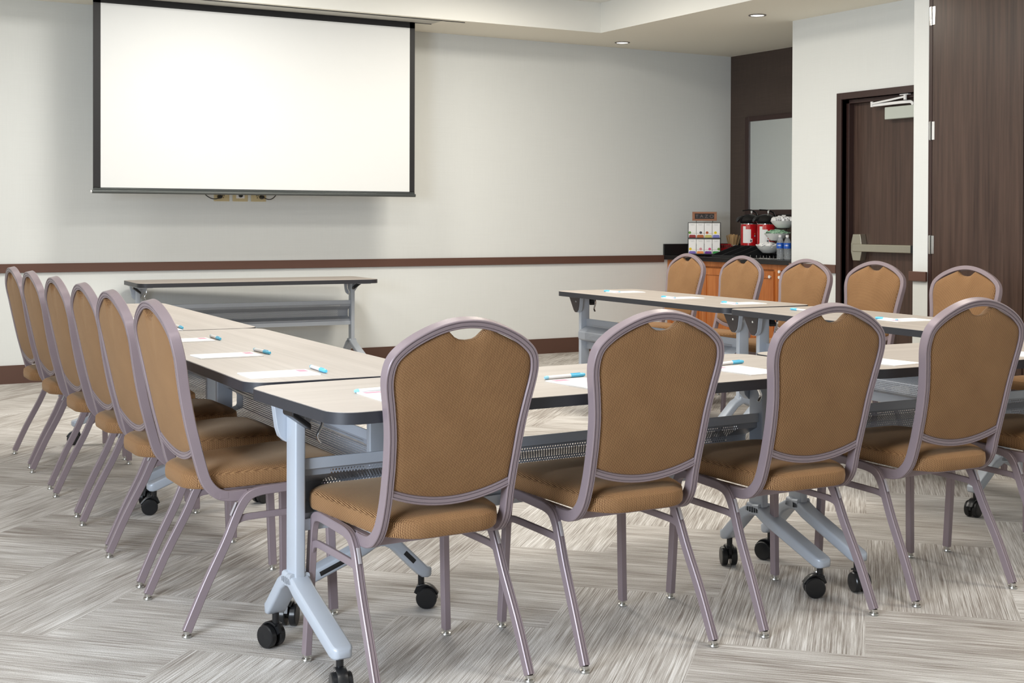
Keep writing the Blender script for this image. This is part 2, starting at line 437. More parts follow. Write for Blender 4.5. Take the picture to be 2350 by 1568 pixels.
# outlets on the wall below it
for k, (x, plug, lb) in enumerate(((3.16, -1, 'leftmost of three ivory outlet plates on the wall under the screen'), (3.31, 0, 'middle ivory outlet plate on the wall under the screen'), (3.46, 1, 'rightmost of three ivory outlet plates on the wall under the screen'))):
    o = empty('wall_outlet', (x, YW, 1.395), 0, lb, 'outlet', 'outlet plates under the screen')
    obj('cover_plate', MB().b2((-.062, -.007, -.058), (.062, 0, .058)), M['ivory'], o, .003)
    if plug == 0:
        obj('socket', MB().b2((-.034, -.011, -.034), (.034, -.006, .034)), M['white'], o, .002)
        obj('plug', MB().lathe([(.014, -.03), (.016, -.01)], (0, 0, -.012), 12, 'Y'), M['black'], o)
    else:
        q = MB()
        q.b2((-.034, -.0095, -.034), (.034, -.0065, .034))
        so = obj('socket', q, M['ivory'], o, .002)
        for dx, dz in ((-.018, .008), (-.006, .008), (-.012, -.008)):
            obj('slot', MB().b2((dx*plug-.003, -.0105, dz-.020-.004), (dx*plug+.003, -.0094, dz-.020+.004)), M['black'], so)
        q = MB(); q.lathe([(.012, -.055), (.018, -.03), (.017, -.007)], (.02*plug, 0, -.022), 12, 'Y')
        q.sweep(catmull([(.02*plug, -.05, -.024), (.06*plug, -.055, -.04), (.10*plug, -.04, -.034), (.14*plug, -.02, 0), (.15*plug, -.012, .05)], 5), rrect(.007, .007, .003, 2), (0, 0, 1))
        obj('plug', q, M['black'], o)

# ------------------------------------------------------------------ banquet chair
ZU = [(.36, .17), (.384, .13), (.405, .09), (.44, .068), (.5, .05), (.6, .024), (.7, .003), (.8, -.015), (.85, -.026), (.96, -.046), (1.0, -.054)]
Y0 = -.225                                     # rear feet line
def uz(z):
    for (a, b), (c, d) in zip(ZU, ZU[1:]):
        if z <= c: return b+(d-b)*(z-a)/(c-a)+Y0
    return ZU[-1][1]+Y0
def make_chair(label):
    ch = empty('banquet_chair', (0, 0, 0), 0, label, 'chair', 'banquet chairs')
    # back frame
    half = [(.181, .44), (.178, .5), (.179, .56), (.181, .61), (.186, .68), (.196, .745), (.206, .80), (.207, .835), (.198, .866), (.174, .891), (.138, .914), (.09, .935), (.045, .947), (0, .951)]
    J = [(.183, .19+Y0, .389), (.183, .155+Y0, .388), (.183, .122+Y0, .392), (.183, .094+Y0, .406)]
    R = J+[(x, uz(z), z) for x, z in half]
    pts = R+[(-x, y, z) for x, y, z in R[:-1][::-1]]
    gw, gd = .0115, .0155
    prof = [(gw, -gd+.002), (gw, gd-.002), (gw-.002, gd), (-gw+.002, gd), (-gw, gd-.002), (-gw, -gd+.002), (-gw+.002, -gd), (-gw+.0050, -gd), (-gw+.0056, -gd+.0026), (-gw+.0070, -gd+.0026), (-gw+.0076, -gd), (gw-.0076, -gd), (gw-.0070, -gd+.0026), (gw-.0056, -gd+.0026), (gw-.0050, -gd), (gw-.002, -gd)]
    bf = MB(); bf.sweep(catmull(pts, 6), prof, (1, 0, 0))
    frame = obj('back_frame', bf, M['frame'], ch, ang=.5)
    ar = MB(); A = []
    for i in range(17):
        t = -1+i/8; x = .170*t; z = .492+.034*t*t; A.append((x, uz(z), z))
    ar.sweep(A, [(x*.95, -y*.92) for x, y in prof], (0, 0, 1))
    obj('lower_rail', ar, M['frame'], ch, ang=.5)
    # backrest cushion
    out = []
    innr = [(x-.0105 if z > .6 else x-.009, z-(.010 if x < .15 and z > .9 else (.006 if z > .87 else 0))) for x, z in half]
    innr = [p for p in innr if p[1] > .53 and p[0] > .0]
    path = [(.166, .535)]+innr[1:-1]
    R2 = [p for p in catmull([(x, z, 0) for x, z in path], 4)]
    right = [(p[0], p[1]) for p in R2 if p[0] > .056]
    nt = [(.056, .9345), (.047, .926), (.036, .916), (.022, .9095), (0, .907)]
    right += nt
    loop = right+[(-x, z) for x, z in right[:-1][::-1]]
    nb = 14
    for i in range(1, nb):
        t = -1+2*i/nb; loop.append((.166*t, .502+.033*t*t))
    cx, cz = 0, .72
    rings = []
    F = [(1.0, -.006), (1.0, .006), (.985, .015), (.95, .022), (.86, .028), (.7, .033), (.45, .036), (.2, .037)]
    B = [(.2, -.019), (.45, -.018), (.7, -.016), (.86, -.0145), (.95, -.013), (.985, -.0105)]
    for sc, off in B+F:
        r = []
        for x, z in loop:
            X, Z = cx+(x-cx)*sc, cz+(z-cz)*sc
            r.append((X, uz(Z)+off, Z))
        rings.append(r)
    bc = MB(); bc.grid_rings(rings)
    obj('backrest', bc, M['fabric'], ch, ang=1.2)
    # seat
    def outline(k=1.0, inset=0):
        P = []; yr, yf = .032+Y0+inset, .505+Y0-inset; hr, hf = .176-inset, .212-inset; rr, rf = .10, .075
        def arc(cx_, cy_, r, a0, a1, n):
            for i in range(n+1):
                a = a0+(a1-a0)*i/n; P.append((cx_+r*math.cos(a), cy_+r*math.sin(a)))
        arc(hr-rr, yr+rr, rr, -PI/2, -.08, 8); arc(hf-rf, yf-rf, rf, .0, PI/2, 7)
        arc(-hf+rf, yf-rf, rf, PI/2, PI, 7); arc(-hr+rr, yr+rr, rr, PI+.08, 1.5*PI, 8)
        Q = []
        for x, y in P:
            # the rear bows outwards
            Q.append((x, y-(.012*(1-(x/.17)**2) if y < Y0+.06 else 0)))
        return Q
    def ring(inset, dz):
        return [(x, y, .4055+.030*(y-Y0-.03)+dz) for x, y in outline(1, inset)]
    def shr(sc, dz):
        return [(x*sc, (y-.045)*sc+.045, .4055+.030*((y-.045)*sc+.045-Y0-.03)+dz) for x, y in outline(1, .012)]
    rg = [shr(.3, 0), ring(.010, 0), ring(.002, .002), ring(0, .006), ring(-.0015, .022), ring(0, .040), ring(.0015, .0435), ring(.004, .0445), ring(.006, .0475), ring(.011, .0515), shr(.95, .0555), shr(.84, .0600), shr(.62, .0640), shr(.35, .0655), shr(.12, .066)]
    st = MB(); st.grid_rings(rg)
    obj('seat', st, M['fabric'], ch, ang=1.0)
    # under-seat cross rails
    cr = MB()
    for y in (.12, .39): cr.b2((-.195, y+Y0-.014, .383), (.195, y+Y0+.014, .4045+(.003 if y > .2 else 0)))
    cr.b2((-.188, .12+Y0, .392), (-.168, .39+Y0, .405)); cr.b2((.168, .12+Y0, .392), (.188, .39+Y0, .405))
    obj('seat_frame', cr, M['frame'], ch, .002)
    # legs: each half of the inverted U on either side
    lw, ld = .010, .0128
    lp = [(lw, -ld+.002), (lw, ld-.002), (lw-.002, ld), (-lw+.002, ld), (-lw, ld-.002), (-lw, -ld+.002), (-lw+.002, -ld), (-lw+.0045, -ld), (-lw+.0050, -ld+.0024), (-lw+.0064, -ld+.0024), (-lw+.0069, -ld), (lw-.0069, -ld), (lw-.0064, -ld+.0024), (lw-.0050, -ld+.0024), (lw-.0045, -ld), (lw-.002, -ld)]
    rear = [(.217, .003, .018), (.214, .060, .142), (.209, .120, .258), (.206, .150, .325), (.204, .169, .362), (.203, .192, .388), (.2025, .225, .3985), (.2025, .270, .4015)]
    front = [(.2025, .270, .4015), (.2025, .34, .4045), (.2025, .395, .4050), (.2025, .426, .3955), (.203, .441, .370), (.205, .446, .32), (.211, .451, .16), (.217, .455, .018)]
    for sgn in (-1, 1):
        for nm, src in (('rear', rear), ('front', front)):
            p = catmull([(sgn*x, y+Y0, z) for x, y, z in src], 6)
            lg = MB(); lg.sweep(p, lp, (1, 0, 0))
            leg = obj('leg', lg, M['frame'], ch, ang=.5)
            ft = src[0] if nm == 'rear' else src[-1]
            gl = MB(); gl.lathe([(.0105, .019), (.0105, .012), (.0075, .011), (.0075, .008), (.0135, .007), (.0145, .003), (.0125, 0)], (sgn*ft[0], ft[1]+Y0, 0), 18)
            obj('glide', gl, M['glide'], leg)
            if nm == 'rear':
                bp = MB(); bp.sweep([(sgn*.2055, .150+Y0-.014, .335), (sgn*.2045, .165+Y0-.012, .372)], rrect(.010, .005, .002), (1, 0, 0))
                obj('stacking_bumper', bp, M['bumper'], leg)
        bz = catmull([(sgn*.207, .136+Y0, .292), (sgn*.2055, .150+Y0, .313), (sgn*.205, .172+Y0, .324), (sgn*.205, .22+Y0, .327), (sgn*.205, .38+Y0, .329), (sgn*.205, .418+Y0, .326), (sgn*.2055, .436+Y0, .315), (sgn*.206, .447+Y0, .294)], 5)
        br = MB(); br.sweep(bz, rrect(.010, .020, .0025), (1, 0, 0))
        obj('side_brace', br, M['frame'], ch, ang=.5)
    return ch

FRY = 2.93+.225
chairs = [  # x, y, facing angle (0 = facing away from the camera, towards +y)
 (1.525, FRY+.006, .03, 'tan banquet chair seen from behind, nearest the camera, at the silver table leg'),
 (2.130, FRY, 0, 'tan banquet chair from behind, second from the silver table corner in the front row'),
 (2.745, FRY-.006, .0, 'tan banquet chair from behind in front of the paired table feet with casters'),
 (3.363, FRY-.012, -.02, 'tan banquet chair from behind at the right end of the four full front row backs'),
 (3.985, FRY-.02, 0, 'tan banquet chair cut off by the right edge of the photo in the front row'),
 (1.070+.225, 3.958, -PI/2, 'tan banquet chair of the left row nearest the camera, most of its seat visible'),
 (1.083+.225, 4.540, -PI/2, 'tan banquet chair second nearest in the left row'),
 (1.105+.225, 5.085, -PI/2, 'tan banquet chair third nearest in the left row'),
 (1.117+.225, 5.682, -PI/2, 'tan banquet chair fourth nearest in the left row'),
 (1.128+.225, 6.300, -PI/2, 'tan banquet chair second from the far end of the left row'),
 (1.140+.225, 6.862, -PI/2, 'tan banquet chair at the far end of the left row against the white wall'),
 (5.735-.225, 7.535, PI/2-.04, 'front view of tan banquet chair before the counter with the tea boxes'),
 (5.745-.225, 6.935, PI/2-.02, 'front view of tan banquet chair before the counter with the red urns'),
 (5.63-.225, 6.170, PI/2+.03, 'front view of tan banquet chair in front of the white wall beside the exit door'),
 (5.73-.225, 5.672, PI/2+.08, 'front view of tan banquet chair in front of the exit door'),
 (5.60-.225, 4.885, PI/2+.08, 'front view of tan banquet chair in front of the dark hinged door'),
 (5.58-.225, 4.02, PI/2+.02, 'tan banquet chair mostly hidden at the right edge, only its seat and frame showing'),
]
c0 = make_chair(chairs[0][3]); c0.location = (chairs[0][0], chairs[0][1], 0); c0.rotation_euler = (0, 0, chairs[0][2])
for x, y, r, lb in chairs[1:]: dup(c0, (x, y, 0), r, lb)

# ------------------------------------------------------------------ flip-top training table
HT = .737
def make_table(label):
    t = empty('training_table', (0, 0, 0), 0, label, 'table', 'flip-top training tables')
    L, D, r = 1.83, .61, .075
    top = MB(); top.prism(rrect(L-.006, D-.006, r-.003, 8), 'Z', HT-.026, HT)
    o = obj('tabletop', top, [M['laminate'], M['undertop']], t)
    for p in o.data.polygons: p.material_index = 1 if p.normal.z < -.5 else 0
    ob = rrect(L, D, r, 8); ib = rrect(L-.0062, D-.0062, r-.0031, 8); ed = MB(); n = len(ob)
    vs = [(x, y, z) for z in (HT-.030, HT-.001) for x, y in ob]+[(x, y, z) for z in (HT-.030, HT-.001) for x, y in ib]
    fs = []
    for k in range(n):
        l = (k+1) % n
        fs += [(k, l, n+l, n+k), (2*n+k, 3*n+k, 3*n+l, 2*n+l), (n+k, n+l, 3*n+l, 3*n+k), (k, 2*n+k, 2*n+l, l)]
    ed.add(vs, fs); obj('edge_band', ed, M['edge'], t)
    yc = .125
    for sg in (-1, 1):
        xc = sg*.838
        col = MB(); col.prism([(xc+a, yc+b) for a, b in rrect(.030, .066, .005, 3)], 'Z', .232, HT-.042)
        obj('column', col, M['silver'], t)
        hb = MB(); ya = yc+.0335
        tp = [(-.050, HT-.031), (-.040, HT-.100), (-.032, HT-.124), (-.014, HT-.140), (.014, HT-.140), (.032, HT-.126), (.100, HT-.031)]
        hb.prism([(xc+a, z) for a, z in tp], 'Y', ya, ya+.026)
        hg = obj('hinge_bracket', hb, M['silver'], t, .002)
        cp = MB(); cp.prism([(xc+a*.96, z+.002) for a, z in tp], 'Y', ya+.0265, ya+.0295)
        obj('cover_plate', cp, M['dark_plate'], hg, .001)
        sc_ = MB(); sc_.lathe([(.007, ya+.0296), (.006, ya+.0325)], (xc, 0, HT-.068), 12, 'Y')
        obj('screw', sc_, M['chrome'], hg)
        mt = MB(); mt.b2((xc-.05, yc-.30, HT-.040), (xc+.05, yc+.10, HT-.0302))
        obj('mounting_plate', mt, M['silver'], t, .002)
        lv = MB(); q = [(xc+sg*.028, yc-.20), (xc+sg*.028, yc-.125), (xc+sg*.085, yc-.13), (xc+sg*.085, yc-.185)]
        q = [(xc-sg*.012, yc-.080), (xc+sg*.048, yc-.092), (xc+sg*.048, yc-.020), (xc-sg*.012, yc-.035)]
        v0 = [(q[0][0], q[0][1], HT-.078), (q[1][0], q[1][1], HT-.034), (q[2][0], q[2][1], HT-.034), (q[3][0], q[3][1], HT-.078)]
        lv.add(v0+[(a, b, c_-.018) for a, b, c_ in v0], [(0, 1, 2, 3), (7, 6, 5, 4), (0, 4, 5, 1), (1, 5, 6, 2), (2, 6, 7, 3), (3, 7, 4, 0)])
        obj('release_lever', lv, M['black'], t, .005, seg=3)
        hk = MB(); hk.sweep(catmull([(xc-sg*.05, yc-.05, HT-.038), (xc-sg*.055, yc-.052, HT-.08), (xc-sg*.04, yc-.052, HT-.115), (xc-sg*.05, yc-.052, HT-.135)], 5), rrect(.004, .012, .0015, 2), (1, 0, 0))
        obj('latch_hook', hk, M['chrome'], t)
        # forked feet
        fp = rrect(.058, .036, .008, 3)
        for dr, ye in ((-1, -.165), (1, .272)):
            P = [(xc, yc-dr*.030, .232), (xc, yc+dr*.020, .226), (xc, yc+dr*.055, .207)]
            for u in (.35, .7, .9, 1.0):
                yy = (yc+dr*.055)+(ye-(yc+dr*.055))*u; P.append((xc, yy, .207-.092*u))
            P += [(xc, ye+dr*.012, .1128), (xc, ye+dr*.022, .112), (xc, ye+dr*.027, .1118)]
            scl = [1]*(len(P)-3)+[.95, .78, .5]
            ft = MB(); ft.sweep(P, fp, (1, 0, 0), scales=scl)
            foot = obj('foot', ft, M['silver'], t, ang=.7)
            for s2 in (1,):
                sl = MB()
                mid = [(yc+dr*.055)+(ye-(yc+dr*.055))*u for u in (.25, .6)]
                zz = [.207-.092*u for u in (.25, .6)]
                sl.sweep([(xc+s2*.0291, mid[0], zz[0]), (xc+s2*.0291, mid[1], zz[1])], rrect(.002, .014, .0009, 2), (1, 0, 0))
                obj('grip_inlay', sl, M['black'], foot)
            # twin-wheel caster
            ca = MB(); ys = 0; yw = .018
            ca.lathe([(.010, .068), (.010, .100)], (0, ys, 0), 12)
            ca.prism([(ys-.022, .046), (ys-.012, .070), (ys+.016, .072), (ys+.050, .050), (ys+.052, .030), (ys+.018, .020)], 'X', -.005, .005)
            ca.sweep(catmull([(0, ys-.012, .066), (0, ys+.010, .072), (0, ys+.034, .064), (0, ys+.052, .044)], 3), rrect(.028, .006, .002, 2), (1, 0, 0))
            cs = obj('caster', ca, M['black'], t, loc=(xc, ye-dr*.002, 0), rz={(-1, -1): 2.9, (-1, 1): .35, (1, -1): 1.0, (1, 1): -.5}[(sg, dr)])
            for s2 in (-1, 1):
                wh = MB(); a_, b_ = (.006, .0275)
                pr = [(.006, a_), (.030, a_), (.0325, a_+.003), (.0325, b_-.004), (.030, b_-.001), (.022, b_), (.004, b_-.001)]
                if s2 < 0: pr = [(r_, -h_) for r_, h_ in pr][::-1]
                wh.lathe(pr, (0, yw, .0325), 26, 'X')
                obj('wheel', wh, M['black'], cs)
    # folded perforated modesty basket between the columns
    sec = [(.118, .553), (.118, .508), (.172, .478), (.176, .470), (.176, .432), (.172, .424), (.118, .405), (.118, .362)]
    arc = [0]
    for a, b in zip(sec, sec[1:]): arc.append(arc[-1]+math.hypot(b[0]-a[0], b[1]-a[1]))
    nx = 12; xs = [-.824+1.648*i/nx for i in range(nx+1)]; vs = []; uv = []
    for x in xs:
        for (y, z), s_ in zip(sec, arc): vs.append((x, y, z)); uv.append((x, s_))
    m_ = len(sec); fs = [(i*m_+k, (i+1)*m_+k, (i+1)*m_+k+1, i*m_+k+1) for i in range(nx) for k in range(m_-1)]
    me = bpy.data.meshes.new('modesty_basket'); me.from_pydata(vs, [], fs); ul = me.uv_layers.new(name='UVMap')
    for lp_ in me.loops: ul.data[lp_.index].uv = uv[lp_.vertex_index]
    me.materials.append(M['perf']); o = bpy.data.objects.new('modesty_basket', me); COL.objects.link(o); o.parent = t
    sd = o.modifiers.new('sheet', 'SOLIDIFY'); sd.thickness = .0022; sd.offset = 0
    rl = MB()
    for z0, z1 in ((.526, .556), (.360, .392)): rl.b2((-.826, .108, z0), (.826, .1155, z1))
    obj('basket_rail', rl, M['silver'], t, .0015)
    return t

D2 = math.radians
tables = [
 (2.112, 3.290, D2(2.0), 'training table of the front row at the left with the silver leg nearest the camera'),
 (3.955, 3.300, D2(-1.2), 'training table of the front row at the right, running out of the photo'),
 (1.545, 4.525, D2(-91.6), 'training table of the left arm of the U nearest the camera with pads and pens'),
 (1.610, 6.372, D2(-92.2), 'training table at the far end of the left arm of the U'),
 (4.800, 6.400, D2(87.8), 'training table at the far end of the right arm of the U'),
 (4.662, 4.520, D2(84.9), 'training table of the right arm of the U butted against the front row'),
 (3.280, 9.665, D2(-3.0), 'empty training table standing along the back wall under the projection screen'),
]
t0 = make_table(tables[0][3]); t0.location = (tables[0][0], tables[0][1], 0); t0.rotation_euler = (0, 0, tables[0][2])
for x, y, r, lb in tables[1:]: dup(t0, (x, y, 0), r, lb)

# ------------------------------------------------------------------ note pads and pens
def make_pad(label):
    p = empty('notepad', (0, 0, HT), 0, label, 'notepad', 'note pads on the tables')
    obj('sheets', MB().b2((-.07, -.108, 0), (.07, .108, .0035)), M['paper'], p)
    g = MB(); g.b2((-.058, .070, .0034), (-.008, .098, .0038)); obj('printed_mark', g, M['pink'], p)
    return p
def make_pen(label):
    p = empty('pen', (0, 0, HT), 0, label, 'pen', 'pens on the tables')
    obj('barrel', MB().lathe([(.0035, -.0725), (.0055, -.066), (.0058, .018)], (0, 0, .006), 12, 'Y'), M['white'], p)
    obj('cap', MB().lathe([(.0062, .018), (.0062, .064), (.0045, .072)], (0, 0, .006), 12, 'Y'), M['blue'], p)
    obj('end_plug', MB().lathe([(.0035, -.0775), (.0056, -.073), (.0060, -.066)], (0, 0, .006), 12, 'Y'), M['paleblue'], p)
    q = MB(); q.b2((-.0015, .02, .0115), (.0015, .055, .0132)); obj('clip', q, M['blue'], p)
    return p
pads = [  # x, y, rotation (0 = top edge towards +y)
 (1.470, 3.170, -.02, 'white notepad on the front row table beside the nearest chair back'),
 (2.062, 3.155, .06, 'white notepad on the front table between the two nearest chair backs'),
 (2.670, 3.190, .03, 'white notepad on the front table left of the chair in front of the paired feet'),
 (3.238, 3.170, .10, 'white notepad on the front row table right of the table joint, no pen showing'),
 (3.850, 3.145, .05, 'white notepad on the front row table at the right edge of the photo'),
 (1.367, 3.790, -PI/2-.03, 'white notepad on the left arm of the U nearest the camera'),
 (1.393, 4.378, -PI/2-.03, 'white notepad second nearest the camera on the left arm of the U'),
 (1.415, 4.992, -PI/2-.03, 'white notepad third nearest on the left arm of the U, partly behind a chair back'),
 (1.440, 5.520, -PI/2-.03, 'white notepad just past the joint of the left arm tables, glimpsed between chair backs'),
 (1.455, 6.140, -PI/2-.04, 'white notepad farthest on the left arm of the U, glimpsed between chair backs'),
 (4.850, 6.975, PI/2-.06, 'white notepad at the far end of the right arm of the U'),
 (4.795, 6.300, PI/2-.06, 'white notepad second from the far end of the right arm of the U'),
 (4.790, 5.735, PI/2-.06, 'white notepad on the right arm of the U just before the table joint'),
 (4.775, 5.110, PI/2-.09, 'white notepad on the right arm of the U hidden behind a chair back top'),
 (4.685, 4.440, PI/2-.09, 'white notepad on the right arm of the U nearest the front row'),
]
p0 = make_pad(pads[0][3]); p0.location = (pads[0][0], pads[0][1], HT); p0.rotation_euler = (0, 0, pads[0][2])
for x, y, r, lb in pads[1:]: dup(p0, (x, y, HT), r, lb)
pens = [  # x, y, rotation of the cap direction (0 = +y)
 (1.475, 3.290, -PI/2+.09, 'white and blue pen on the front table beside the nearest chair back'),
 (2.080, 3.300, -PI/2+.10, 'white and blue pen above the notepad between the two nearest chair backs'),
 (2.735, 3.350, -PI/2+.16, 'white and blue pen above the notepad left of the paired feet chair'),
 (1.507, 3.822, PI-.05, 'blue capped pen on the left arm of the U nearest the camera'),
 (1.535, 4.425, PI+.04, 'blue capped pen second nearest the camera on the left arm of the U'),
 (1.551, 5.015, PI-.05, 'blue capped pen third nearest on the left arm of the U'),
 (1.566, 5.585, PI-.05, 'blue capped pen beside a chair back past the joint of the left arm tables'),
 (4.768, 7.010, .15, 'blue and white pen at the far end of the right arm of the U'),
 (4.718, 6.340, -.06, 'blue and white pen second from the far end of the right arm of the U'),
 (4.713, 5.765, -.06, 'blue and white pen on the right arm of the U just before the table joint'),
 (4.672, 5.150, -.06, 'blue and white pen on the right arm of the U peeking past a chair back'),
 (4.612, 4.490, -.07, 'blue and white pen on the right arm of the U nearest the front row'),
]
q0 = make_pen(pens[0][3]); q0.location = (pens[0][0], pens[0][1], HT); q0.rotation_euler = (0, 0, pens[0][2])
for x, y, r, lb in pens[1:]: dup(q0, (x, y, HT), r, lb)

# ------------------------------------------------------------------ refreshment counter in the alcove
CX, CZ = 7.43, .867
t = empty('countertop', (CX, 9.03, CZ-.04), 0, 'black granite countertop with backsplash in the alcove', 'countertop')
obj('slab', MB().b2((0, -1.03, 0), (XA-CX-.001, 1.035, .04)), M['granite'], t, .004)
b = MB(); b.b2((0, 1.018, .0405), (XA-CX-.001, 1.039, .147)); b.b2((XA-CX-.022, -1.03, .0405), (XA-CX-.001, 1.017, .147))
obj('backsplash', b, M['granite'], t, .002)
nC = 4; cw = (10.068-8.0)/nC
clabels = ['orange maple base cabinet under the counter at the back wall corner', 'orange maple base cabinet under the tea boxes, second from the back wall', 'orange maple base cabinet under the red urns, third from the back wall', 'orange maple base cabinet with white knob at the pilaster end of the counter']
for k in range(nC):
    y1 = 10.066-k*cw; y0 = y1-cw+.003; yc_ = (y0+y1)/2; h = (y1-y0)/2
    cb = empty('base_cabinet', (CX+.05, yc_, 0), 0, clabels[k], 'cabinet', 'base cabinets under the counter')
    obj('carcass', MB().b2((.02, -h, .10), (.72, h, CZ-.041)), M['maple'], cb)
    obj('toe_kick', MB().b2((.08, -h, 0), (.70, h, .0995)), M['black_matte'], cb)
    f = MB(); f.b2((0, -h, .10), (.0195, -h+.04, CZ-.041)); f.b2((0, h-.04, .10), (.0195, h, CZ-.041)); f.b2((0, -h+.04, CZ-.085), (.0195, h-.04, CZ-.041)); f.b2((0, -h+.04, .10), (.0195, h-.04, .14))
    obj('face_frame', f, M['maple'], cb, .0015)
    dz1 = CZ-.10
    d = MB(); e0, e1 = -h+.03, h-.03
    d.b2((-.02, e0, .13), (-.0005, e0+.06, dz1)); d.b2((-.02, e1-.06, .13), (-.0005, e1, dz1)); d.b2((-.02, e0+.06, dz1-.06), (-.0005, e1-.06, dz1)); d.b2((-.02, e0+.06, .13), (-.0005, e1-.06, .19)); d.b2((-.010, e0+.06, .19), (-.0005, e1-.06, dz1-.06))
    dr = obj('door', d, M['maple'], cb, .002)
    ky = e0+.03 if k % 2 == 0 else e1-.03
    obj('knob', MB().lathe([(.013, -.042), (.014, -.036), (.007, -.026), (.007, -.020)], (0, ky, dz1-.045), 14, 'X'), M['white'], dr)
    if k == 3:
        obj('knob', MB().lathe([(.013, -.042), (.014, -.036), (.007, -.026), (.007, -.020)], (0, ky, dz1+.002), 14, 'X'), M['white'], dr)
# framed mirror on the alcove wall
m = empty('wall_mirror', (XA, 9.24, 1.25), 0, 'mirror in a dark brown frame on the brown alcove wall', 'mirror')
f = MB(); a0, a1, z1 = -.58, .58, .935
f.b2((-.03, a0, 0), (-.001, a0+.055, z1)); f.b2((-.03, a1-.055, 0), (-.001, a1, z1)); f.b2((-.03, a0+.055, z1-.045), (-.001, a1-.055, z1)); f.b2((-.03, a0+.055, 0), (-.001, a1-.055, .05))
obj('mirror_frame', f, M['frame_dark'], m, .003)
obj('glass', MB().b2((-.018, a0+.054, .049), (-.002, a1-.054, z1-.044)), M['mirror'], m)

# tea rack with boxes, facing the room
TA = math.radians(-38)                       # local +x runs along the rack, local -y faces the camera
rk = empty('tea_rack', (7.58, 9.643, CZ), TA, 'black wire rack holding white tea boxes on the counter', 'rack')
f = MB(); wr = rrect(.005, .005, .002, 2)
for z in (.022, .168):
    y_ = -.05 if z < .1 else -.02
    f.sweep([(-.142, y_, z+.001), (.15, y_, z+.001)], wr, (0, 0, 1)); f.b2((-.142, y_+.004, z-.006), (.15, y_+.105, z-.002))
for x in (-.1445, .1525):
    f.sweep(catmull([(x, -.05, 0), (x, -.05, .045), (x, .03, .10), (x, -.022, .16), (x, -.02, .19)], 4), wr, (1, 0, 0)); f.sweep([(x, .087, 0), (x, .09, .31)], wr, (1, 0, 0))
    f.sweep([(x, -.05, .003), (x, .087, .003)], wr, (1, 0, 0)); f.sweep([(x, -.02, .19), (x, .09, .25)], wr, (1, 0, 0))
f.sweep([(-.1445, .09, .31), (.1525, .09, .31)], wr, (0, 0, 1)); f.sweep([(-.07, .09, .31), (-.07, .05, .325)], wr, (1, 0, 0)); f.sweep([(.08, .09, .31), (.08, .05, .325)], wr, (1, 0, 0))
obj('wire_frame', f, M['black'], rk)
Rk = Matrix.Translation(rk.location) @ Matrix.Rotation(TA, 4, 'Z')
cols = [[(120, 105, 190), (240, 150, 80), (110, 50, 150), (50, 150, 70)], [(150, 50, 50), (180, 100, 50), (200, 190, 110), (120, 125, 195)]]
spots = [[(240, 205, 30), (215, 150, 160), (220, 80, 130), (110, 150, 60)], [(110, 160, 70), (70, 70, 75), (185, 95, 50), (235, 210, 20)]]
cname = [['blue', 'orange', 'purple', 'green'], ['dark red', 'brown', 'olive yellow', 'pale violet']]
for rw in range(2):
    for k in range(4):
        x = -.105+.072*k; y_, z = ((-.045, .0175) if rw == 0 else (-.015, .1675))
        wp = Rk @ Vector((x, y_, z))
        bx = empty('tea_box', wp, TA, 'white tea box with %s front flap, %s row of the wire rack' % (cname[rw][k], ('bottom', 'top')[rw]), 'tea box', 'tea boxes in the wire rack')
        obj('carton', MB().b2((-.034, 0, 0), (.034, .09, .138)), M['paper'], bx, .001)
        mm = mat('flap_%d%d' % (rw, k), lin(*cols[rw][k]), .6)
        g = MB(); g.prism([(-.031, .003), (.031, .003), (.031, .020), (.025, .030), (-.025, .030), (-.031, .020)], 'Y', -.0012, .0005); obj('flap', g, mm, bx)
        mm = mat('spot_%d%d' % (rw, k), lin(*spots[rw][k]), .6)
        g = MB(); sx_ = (-.018, .004, .014, .024)[k] if rw == 0 else (-.024, .004, -.010, -.006)[k]
        g.lathe([(.0125, -.001), (.0125, .0004)], (sx_, 0, .050), 14, 'Y'); g.b2((-.033, -.0008, .0440), (.033, .0004, .0458)); obj('fruit_print', g, mm, bx)
        text('lettering', 'TAZO', .014, M['faint'], bx, (0, -.0008, .122), (PI/2, 0, 0), .0002)
wp = Rk @ Vector((.005, .045, .327))
sg = empty('tea_sign', wp, TA, 'small slate sign in a brown wooden frame on top of the tea rack', 'sign')
f = MB(); f.b2((-.112, -.012, 0), (.112, .012, .017)); f.b2((-.112, -.012, .066), (.112, .012, .083)); f.b2((-.112, -.012, .017), (-.088, .012, .066)); f.b2((.088, -.012, .017), (.112, .012, .066))
obj('wooden_frame', f, M['kraft'], sg, .002); obj('slate', MB().b2((-.089, -.004, .016), (.089, .008, .067)), M['slate'], sg)
text('lettering', 'T A Z O', .042, M['greytext'], sg, (0, -.0052, .0405), (PI/2, 0, 0), .0008, 1.12)
# stirrers in a cup, red sweetener box
st = empty('stirrer_cup', (8.02, 9.765, CZ), 0, 'white paper cup full of wooden coffee stirrers beside the left urn', 'cup')
obj('cup', MB().lathe([(.030, 0), (.042, .100), (.040, .100), (.029, .006)], (0, 0, 0), 22), M['white'], st)
g = MB(); random.seed(3)
for k in range(60):
    a = random.random()*2*PI; r = math.sqrt(random.random()); b0 = Vector((.024*r*math.cos(a), .024*r*math.sin(a), .008)); b1 = Vector((.072*r*math.cos(a), .072*r*math.sin(a), .200-.018*r*r+random.uniform(-.006, .006)))
    g.sweep([b0, b1], [(-.003, -.0008), (.003, -.0008), (.003, .0008), (-.003, .0008)], (math.sin(a), -math.cos(a), 0))
tag(obj('stirrers', g, M['straw'], st), kind='stuff')
cd = empty('sweetener_box', (7.86, 9.70, CZ), math.radians(-30), 'red open box of sweetener packets on the counter left of the urns', 'box')
